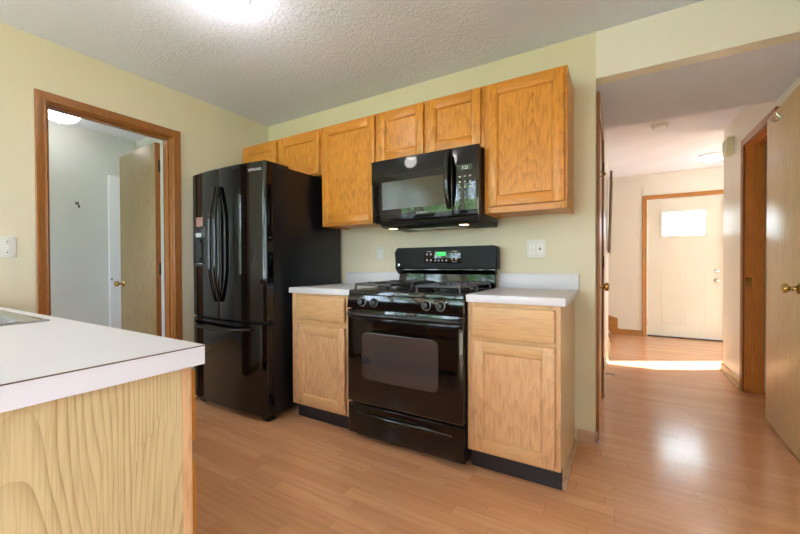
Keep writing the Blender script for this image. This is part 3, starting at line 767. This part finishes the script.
# drawer
bm = nb(); box(bm, GX0+.001, GX1-.001, -.664, -.628, .042, .222, .006, 3); dw = part('storage_drawer', bm, M_BLACK, r)
bm = nb(); N = 24; pts = []; rad = []
for k in range(N+1):
    t = k/N; x = 1.575+(2.205-1.575)*t; s = math.sin(PI*t); pts.append((x, -.662-.004*s, .168)); rad.append(.002+.018*s**.55)
tube(bm, pts, rad, 14, 1.15, side=(0, 1, 0)); part('drawer_pull', bm, M_BLACK, dw)
bm = nb(); box(bm, GX0+.02, GX1-.02, -.60, -.585, .002, .035); part('kick_plate', bm, M_BMAT, r)
# backguard
bm = nb(); prism(bm, [(-.04, .884), (-.083, .884), (-.083, .925), (-.066, 1.02), (-.066, 1.05), (-.04, 1.05)], 0, GX0+.02, GX1-.012); bg_ = part('backguard', bm, M_BLACK, r)
bm = nb(); poly = rrect(GX0-.001, GX1+.012, 1.035, 1.192, .03, 8, (1, 1, 0, 0))
prism(bm, poly, 1, -.105, -.036)
es = [e for e in bm.edges if abs(e.verts[0].co.y-e.verts[1].co.y) < 1e-6 and e.verts[0].co.y < -.1]
bmesh.ops.bevel(bm, geom=es, offset=.010, segments=3, affect='EDGES')
cb = part('backguard_console', bm, plain('black_satin_console', (16, 15, 14), .34, spec=.14), bg_)
bm = nb(); prism(bm, [(-.104, 1.036), (-.104, 1.030), (-.07, 1.0), (-.045, 1.0), (-.045, 1.036)], 0, GX0+.01, GX1-.002); part('console_skirt', bm, M_BLACK, bg_)
YB = -.1052
bm = nb(); box(bm, 1.755, 2.035, YB-.0012, YB+.001, 1.078, 1.168, .001); kp = part('control_pad', bm, M_BLACK, cb)
bm = nb(); box(bm, 1.858, 1.925, YB-.0022, YB-.001, 1.128, 1.156); part('clock_display', bm, M_GREEN, kp, 'green lit clock display')
def buttons(parent, spots, y, rad=.0065):
    for (x, z) in spots:
        bm = nb(); lathe(bm, (x, y, z), (0, -1, 0), [(rad, 0), (rad, .0012), (rad*.8, .0018), (0, .0018)], 12); part('button', bm, M_GREY, parent)
buttons(kp, [(1.782, 1.14), (1.812, 1.14), (1.782, 1.10), (1.812, 1.10), (1.845, 1.096), (1.872, 1.096), (1.90, 1.096), (1.93, 1.096), (1.972, 1.14), (2.0, 1.14), (1.972, 1.104), (2.0, 1.104)], YB-.0012)
for a, b, c in ((1.78, 1.815, 1.158), (1.97, 2.01, 1.158), (1.972, 2.005, 1.086)):
    bm = nb(); box(bm, a, b, YB-.0018, YB-.001, c, c+.003); part('pad_marking', bm, M_GREY, kp)
bm = nb(); lathe(bm, (1.545, YB, 1.066), (0, -1, 0), [(.0105, 0), (.0105, .001), (.009, .0016), (0, .0016)], 20); badge = part('round_badge', bm, M_CHROME, cb, 'small round silver badge')
# burners and grates
for cx in (1.675, 2.105):
    for cy, rb in ((-.50, .044), (-.225, .036)):
        bm = nb(); lathe(bm, (cx, cy, .9068), (0, 0, 1), [(0, 0), (.072, 0), (.068, .004), (.03+rb*.3, .006), (rb*.9, .014), (rb*.95, .016), (rb, .018), (rb*.95, .024), (rb*.4, .0265), (0, .0265)], 24)
        part('burner', bm, M_IRON, r)
        bm = nb(); g = .125; zt = .956; h = .015; w_ = .0075
        for (ax_, s) in ((0, -1), (0, 1), (1, -1), (1, 1)):
            if ax_ == 0: box(bm, cx+s*g-w_, cx+s*g+w_, cy-g, cy+g, zt-h, zt, .003)
            else: box(bm, cx-g, cx+g, cy+s*g-w_, cy+s*g+w_, zt-h, zt, .003)
        for s in (-1, 1):
            box(bm, cx+s*.026, cx+s*g, cy-w_, cy+w_, zt-h, zt+.004, .003); box(bm, cx-w_, cx+w_, cy+s*.026, cy+s*g, zt-h, zt+.004, .003)
            for s2 in (-1, 1):
                a = Vector((cx+s*g, cy+s2*g, zt-.004)); b = Vector((cx+s*(g+.004), cy+s2*(g+.004), .9085)); tube(bm, [a, b], .007, 8)
                tube(bm, [(cx+s*g, cy+s2*g, zt-.006), (cx+s*.062, cy+s2*.062, zt-.004)], .005, 8)
        part('burner_grate', bm, M_IRON, r)

# ------------------------------------------------------------------ microwave
MX0, MX1, MZ0, MZ1, MY = 1.514, 2.262, 1.346, 1.7605, -.392
r = thing('microwave', 'black over-the-range microwave with curved handle and keypad', 'microwave', ((MX0+MX1)/2, -.2, MZ0))
bm = nb(); box(bm, MX0+.003, MX1-.003, -.364, -.004, MZ0, MZ1, .002); part('microwave_body', bm, M_BSIDE, r)
DX = 2.097
bm = nb(); box(bm, MX0, DX-.0015, MY, -.366, MZ0+.004, MZ1-.002, .003)
md = part('microwave_door', bm, M_BLACK, r)
bm = nb(); box(bm, 1.595, 2.045, MY-.0006, MY+.001, 1.432, 1.612); part('door_window', bm, M_MWIN, md, 'brown-grey mesh window')
bm = nb(); box(bm, MX0+.02, 2.07, MY-.0012, MY+.001, 1.652, 1.6535); box(bm, MX0+.02, 2.07, MY-.0012, MY+.001, 1.4025, 1.404); part('door_line', bm, M_PLAST, md)
lettering('SAMSUNG', .019, (1.892, MY-.0006, 1.3955), FACE_FRONT, M_GREY, md, 'brand_lettering')
bm = nb(); N = 16; pts = []
for k in range(N+1):
    t = k/N; z = 1.405+(1.735-1.405)*t; pts.append((2.075, MY-.004-.040*math.sin(PI*t)**.6, z))
tube(bm, pts, .0115, 12, 1.3, side=(1, 0, 0)); part('door_handle', bm, M_BLACK, md)
bm = nb(); box(bm, DX+.0015, MX1, MY, -.366, MZ0+.004, MZ1-.002, .003); cpn = part('control_panel', bm, M_BLACK, r)
bm = nb(); box(bm, 2.13, 2.222, MY-.001, MY+.001, 1.618, 1.652); dsp = part('clock_display', bm, plain('microwave_display', (50, 62, 52), .15), cpn)
lettering('7:22', .024, (2.178, MY-.0012, 1.634), FACE_FRONT, M_LCD, dsp, 'clock_digits')
for i in range(6):
    for j in range(3):
        bm = nb(); z = 1.585-i*.031; x = 2.145+j*.032; box(bm, x-.0065, x+.0065, MY-.0012, MY+.001, z-.0035, z+.0035, .001); part('key', bm, M_GREY if i < 3 else plain('key_grey', (120, 122, 122), .4) if (i, j) == (3, 0) else bpy.data.materials.get('key_grey') or M_GREY, cpn)
bm = nb(); prism(bm, [(-.372, MZ0-.001), (-.36, MZ0-.020), (-.33, MZ0-.030), (-.015, MZ0-.030), (-.01, MZ0-.001)], 0, MX0+.05, MX1-.006); hb = part('vent_base', bm, M_BMAT, r)
for k in range(2):
    xa = (1.585, 2.10)[k]
    bm = nb(); box(bm, xa, xa+.05, -.30, -.262, MZ0-.0325, MZ0-.0302, .001); part('cooktop_lamp', bm, M_HOODL, hb, 'small lit lamp lens')
    bm = nb(); xb = (1.70, 1.89)[k]; box(bm, xb, xb+.17, -.24, -.06, MZ0-.0325, MZ0-.0302, .001); part('grease_filter', bm, M_STEEL, hb)
for o in list(md.children_recursive) + [md, cpn] + list(cpn.children_recursive):
    for v in o.data.vertices:
        v.co.y -= max(0, v.co.z) * (.036 if v.co.y < -.1725 or o not in (md, cpn) else 0)


# ------------------------------------------------------------------ wall plates
def outlet_face(bm_plate, parent, x, zc, gfci=False):
    for dz in (-.0195, .0195):
        bm = nb(); prism(bm, rrect(x-.017, x+.017, zc+dz-.0145, zc+dz+.0145, .009, 5), 1, -.0085, -.0055); rc_ = part('receptacle', bm, M_WHITE, parent)
        bm = nb()
        for sx, hh in ((-.0065, .0045), (.0065, .0038)): box(bm, x+sx-.0013, x+sx+.0013, -.0089, -.0084, zc+dz+.001-hh+.003, zc+dz+.001+hh+.003)
        lathe(bm, (x, -.0084, zc+dz-.008), (0, -1, 0), [(.0024, 0), (.0024, .0005), (0, .0005)], 10); part('slots', bm, M_BMAT, rc_)
r = thing('wall_outlet', 'single pale outlet plate on the wall behind the left side of the range', 'outlet', (1.311, 0, 1.158))
bm = nb(); box(bm, 1.276, 1.346, -.006, -.0005, 1.103, 1.213, .002); part('cover_plate', bm, M_PLATE, r); outlet_face(None, r, 1.311, 1.158)
r = thing('wall_outlet', 'double-width outlet and switch plate above the countertop by the hall corner', 'outlet', (2.5, 0, 1.165))
bm = nb(); box(bm, 2.443, 2.559, -.006, -.0005, 1.107, 1.223, .002); part('cover_plate', bm, M_PLATE, r); outlet_face(None, r, 2.477, 1.165)
bm = nb(); box(bm, 2.508, 2.542, -.0085, -.0055, 1.132, 1.198, .002); gf = part('gfci_receptacle', bm, M_WHITE, r)
bm = nb(); box(bm, 2.518, 2.532, -.0105, -.0084, 1.166, 1.172); box(bm, 2.518, 2.532, -.0105, -.0084, 1.156, 1.162)
for z in (1.142, 1.185):
    for sx in (-.006, .006): box(bm, 2.525+sx-.0012, 2.525+sx+.0012, -.0089, -.0084, z-.0035, z+.0045)
part('test_button', bm, M_BMAT, gf)
r = thing('light_switch', 'white toggle switch plate on the wall before the laundry doorway', 'light switch', (0, -1.801, 1.176))
bm = nb(); box(bm, .0005, .006, -1.837, -1.765, 1.119, 1.233, .002); sp = part('cover_plate', bm, M_PLATE, r)
bm = nb(); box(bm, .0055, .0075, -1.806, -1.796, 1.163, 1.189); box(bm, .007, .016, -1.8045, -1.7975, 1.176, 1.186, .001); part('toggle', bm, M_WHITE, r)
for z in (1.206, 1.146):
    bm = nb(); cyl(bm, (.005, -1.801, z), (.0068, -1.801, z), .003, 10); part('screw', bm, M_STEEL, sp)

# ------------------------------------------------------------------ ceiling lights, detector, chime
def dome_light(label, x, y, zc, rad, depth, mat):
    r = thing('ceiling_light', label, 'ceiling light', (x, y, zc))
    bm = nb(); lathe(bm, (x, y, zc), (0, 0, -1), [(rad*.8, .0005), (rad*1.02, .002), (rad*1.02, .016), (rad*.97, .02), (rad*.9, .02)], 40); part('base_ring', bm, M_WHITE, r)
    bm = nb(); pr = [(rad*.95, .020)]
    for k in range(1, 9):
        a = PI/2*k/8; pr.append((max(0, rad*.95*math.cos(a)) if k < 8 else 0, .020+depth*math.sin(a)))
    lathe(bm, (x, y, zc), (0, 0, -1), pr, 40); part('glass_dome', bm, mat, r)
dome_light('lit white dome light on the textured kitchen ceiling', 1.275, -1.318, HC, .118, .07, M_DOME)
dome_light('lit white dome light inside the laundry room', -1.21, -1.20, HC, .14, .088, M_DOMEB)
dome_light('lit white dome light on the entry hall ceiling', 3.925, 3.33, HH, .125, .065, M_DOMEB)
lamp_light('kitchen_dome_light', (1.275, -1.318, HC-.16), 5, (1, .95, .88))
r = thing('smoke_detector', 'round white smoke detector on the hall ceiling', 'smoke detector', (3.285, 1.81, HH))
bm = nb(); lathe(bm, (3.285, 1.81, HH), (0, 0, -1), [(0, .0005), (.072, .0005), (.072, .01), (.066, .012), (.064, .026), (.05, .034), (0, .036)], 32); part('housing', bm, M_WHITE, r)
bm = nb()
for k in range(16):
    a = 2*PI*k/16; box(bm, 3.285+.055*math.cos(a)-.006, 3.285+.055*math.cos(a)+.006, 1.81+.055*math.sin(a)-.003, 1.81+.055*math.sin(a)+.003, HH-.034, HH-.026)
part('vent_slots', bm, M_PLATE, r)
r = thing('door_chime', 'beige door chime box high on the hall wall beside the open doorway', 'door chime', (XW, 2.06, 2.07))
bm = nb(); box(bm, XW-.052, XW-.0005, 1.975, 2.15, 2.075, 2.222, .004); part('chime_cover', bm, plain('beige_chime', (226, 220, 184), .5), r)
bm = nb()
for k in range(7): box(bm, XW-.0545, XW-.0515, 2.0+k*.02, 2.008+k*.02, 2.10, 2.20, .001)
part('grille', bm, M_PLATE, r)
# picture on the hall wall
r = thing('picture_frame', 'brown wooden picture frame seen edge-on on the hall wall past the closet door', 'picture', (XR, 2.5, 1.2))
bm = nb(); q = [(XR+.012, 1.2), (XR+.034, 1.2), (XR+.056, 2.11), (XR+.034, 2.11)]
for (a, b) in ((2.30, 2.335), (2.765, 2.80)): prism(bm, q, 1, a, b)
for (c, d) in ((1.2, 1.235), (2.075, 2.11)):
    def xo(z): return (z-1.2)/.91*.022
    prism(bm, [(XR+.012+xo(c), c), (XR+.034+xo(c), c), (XR+.034+xo(d), d), (XR+.012+xo(d), d)], 1, 2.335, 2.765)
part('frame', bm, M_FRAME, r)
bm = nb(); prism(bm, [(XR+.016+xo(1.235), 1.235), (XR+.028+xo(1.235), 1.235), (XR+.028+xo(2.075), 2.075), (XR+.016+xo(2.075), 2.075)], 1, 2.335, 2.765); part('print', bm, M_PIC, r)
# laundry hook, spring door stop
r = thing('wall_hook', 'small metal hook on the laundry room wall', 'hook', (-1.58, -.978, 1.67))
bm = nb(); lathe(bm, (-1.5795, -.978, 1.68), (1, 0, 0), [(0, 0), (.016, 0), (.016, .003), (.008, .006), (0, .006)], 14); part('hook_plate', bm, M_STEEL, r)
bm = nb(); tube(bm, [(-1.574, -.978, 1.68), (-1.555, -.978, 1.672), (-1.545, -.978, 1.655), (-1.54, -.978, 1.64), (-1.53, -.978, 1.632), (-1.518, -.978, 1.642), (-1.516, -.978, 1.656)], .0045, 8); part('hook_arm', bm, M_BRONZE, r)
r = thing('door_stop', 'spring door stop on the hall baseboard beyond the closet door', 'door stop', (XR+.013, 1.45, .05))
bm = nb(); pts = [(XR+.015+.055*k/90, 1.45+.006*math.cos(k*.7), .05+.006*math.sin(k*.7)) for k in range(91)]; tube(bm, pts, .0014, 6)
cyl(bm, (XR+.0132, 1.45, .05), (XR+.018, 1.45, .05), .009, 12); part('spring', bm, M_CHROME, r)
bm = nb(); lathe(bm, (XR+.069, 1.45, .05), (1, 0, 0), [(.0, 0), (.008, 0), (.008, .010), (.005, .013), (0, .013)], 12); part('rubber_tip', bm, M_WHITE, r)

# ------------------------------------------------------------------ outdoors, seen only mirrored in the black appliances
bm = nb(); box(bm, -14, 18, -22, -5.46, -.2, -.12); box(bm, -14, -1.71, -5.46, 14, -.2, -.12); box(bm, 8.81, 18, -5.46, 14, -.2, -.12); box(bm, -1.71, 8.81, 4.31, 14, -.2, -.12); struct('ground', bm, M_GRASS, False)
def tree(label, x, y, h, rad, n, seed):
    rnd = random.Random(seed)
    r = thing('leafy_tree', label, 'tree', (x, y, -.12))
    bm = nb(); tube(bm, [(x, y, -.12), (x+.05, y, h*.35), (x-.05, y+.05, h*.7)], [.16, .11, .05], 10); part('trunk', bm, M_BARK, r)
    bm = nb()
    for k in range(n):
        c = Vector((x+rnd.gauss(0, rad*.45), y+rnd.gauss(0, rad*.4), h*.5+rnd.gauss(0, h*.2)))
        for q in range(26):
            d = Vector((rnd.gauss(0, 1), rnd.gauss(0, 1), rnd.gauss(0, 1))).normalized()
            p = c+d*rnd.uniform(.15, .42)*rad*.6; s = basis(Vector((rnd.gauss(0, 1), rnd.gauss(0, 1), rnd.gauss(0, 1))))
            a, b = s[1]*.11, s[2]*.06
            bm.faces.new([bm.verts.new(p+v) for v in (a, b, -a, -b)])
    part('foliage', bm, M_LEAVES, r, smooth=False)
tree('leafy green tree on the lawn straight out from the rear window', -.6, -9.0, 4.2, 1.6, 60, 1)
tree('tall leafy green tree behind the lawn, farther from the rear window', -5.0, -12.5, 5.4, 1.7, 60, 2)
tree('leafy green tree outside the breakfast window', -5.2, -6.3, 4.6, 1.7, 60, 3)
tree('rounded green tree at the far side of the patio lawn', 2.2, -11.0, 4.8, 1.8, 60, 4)
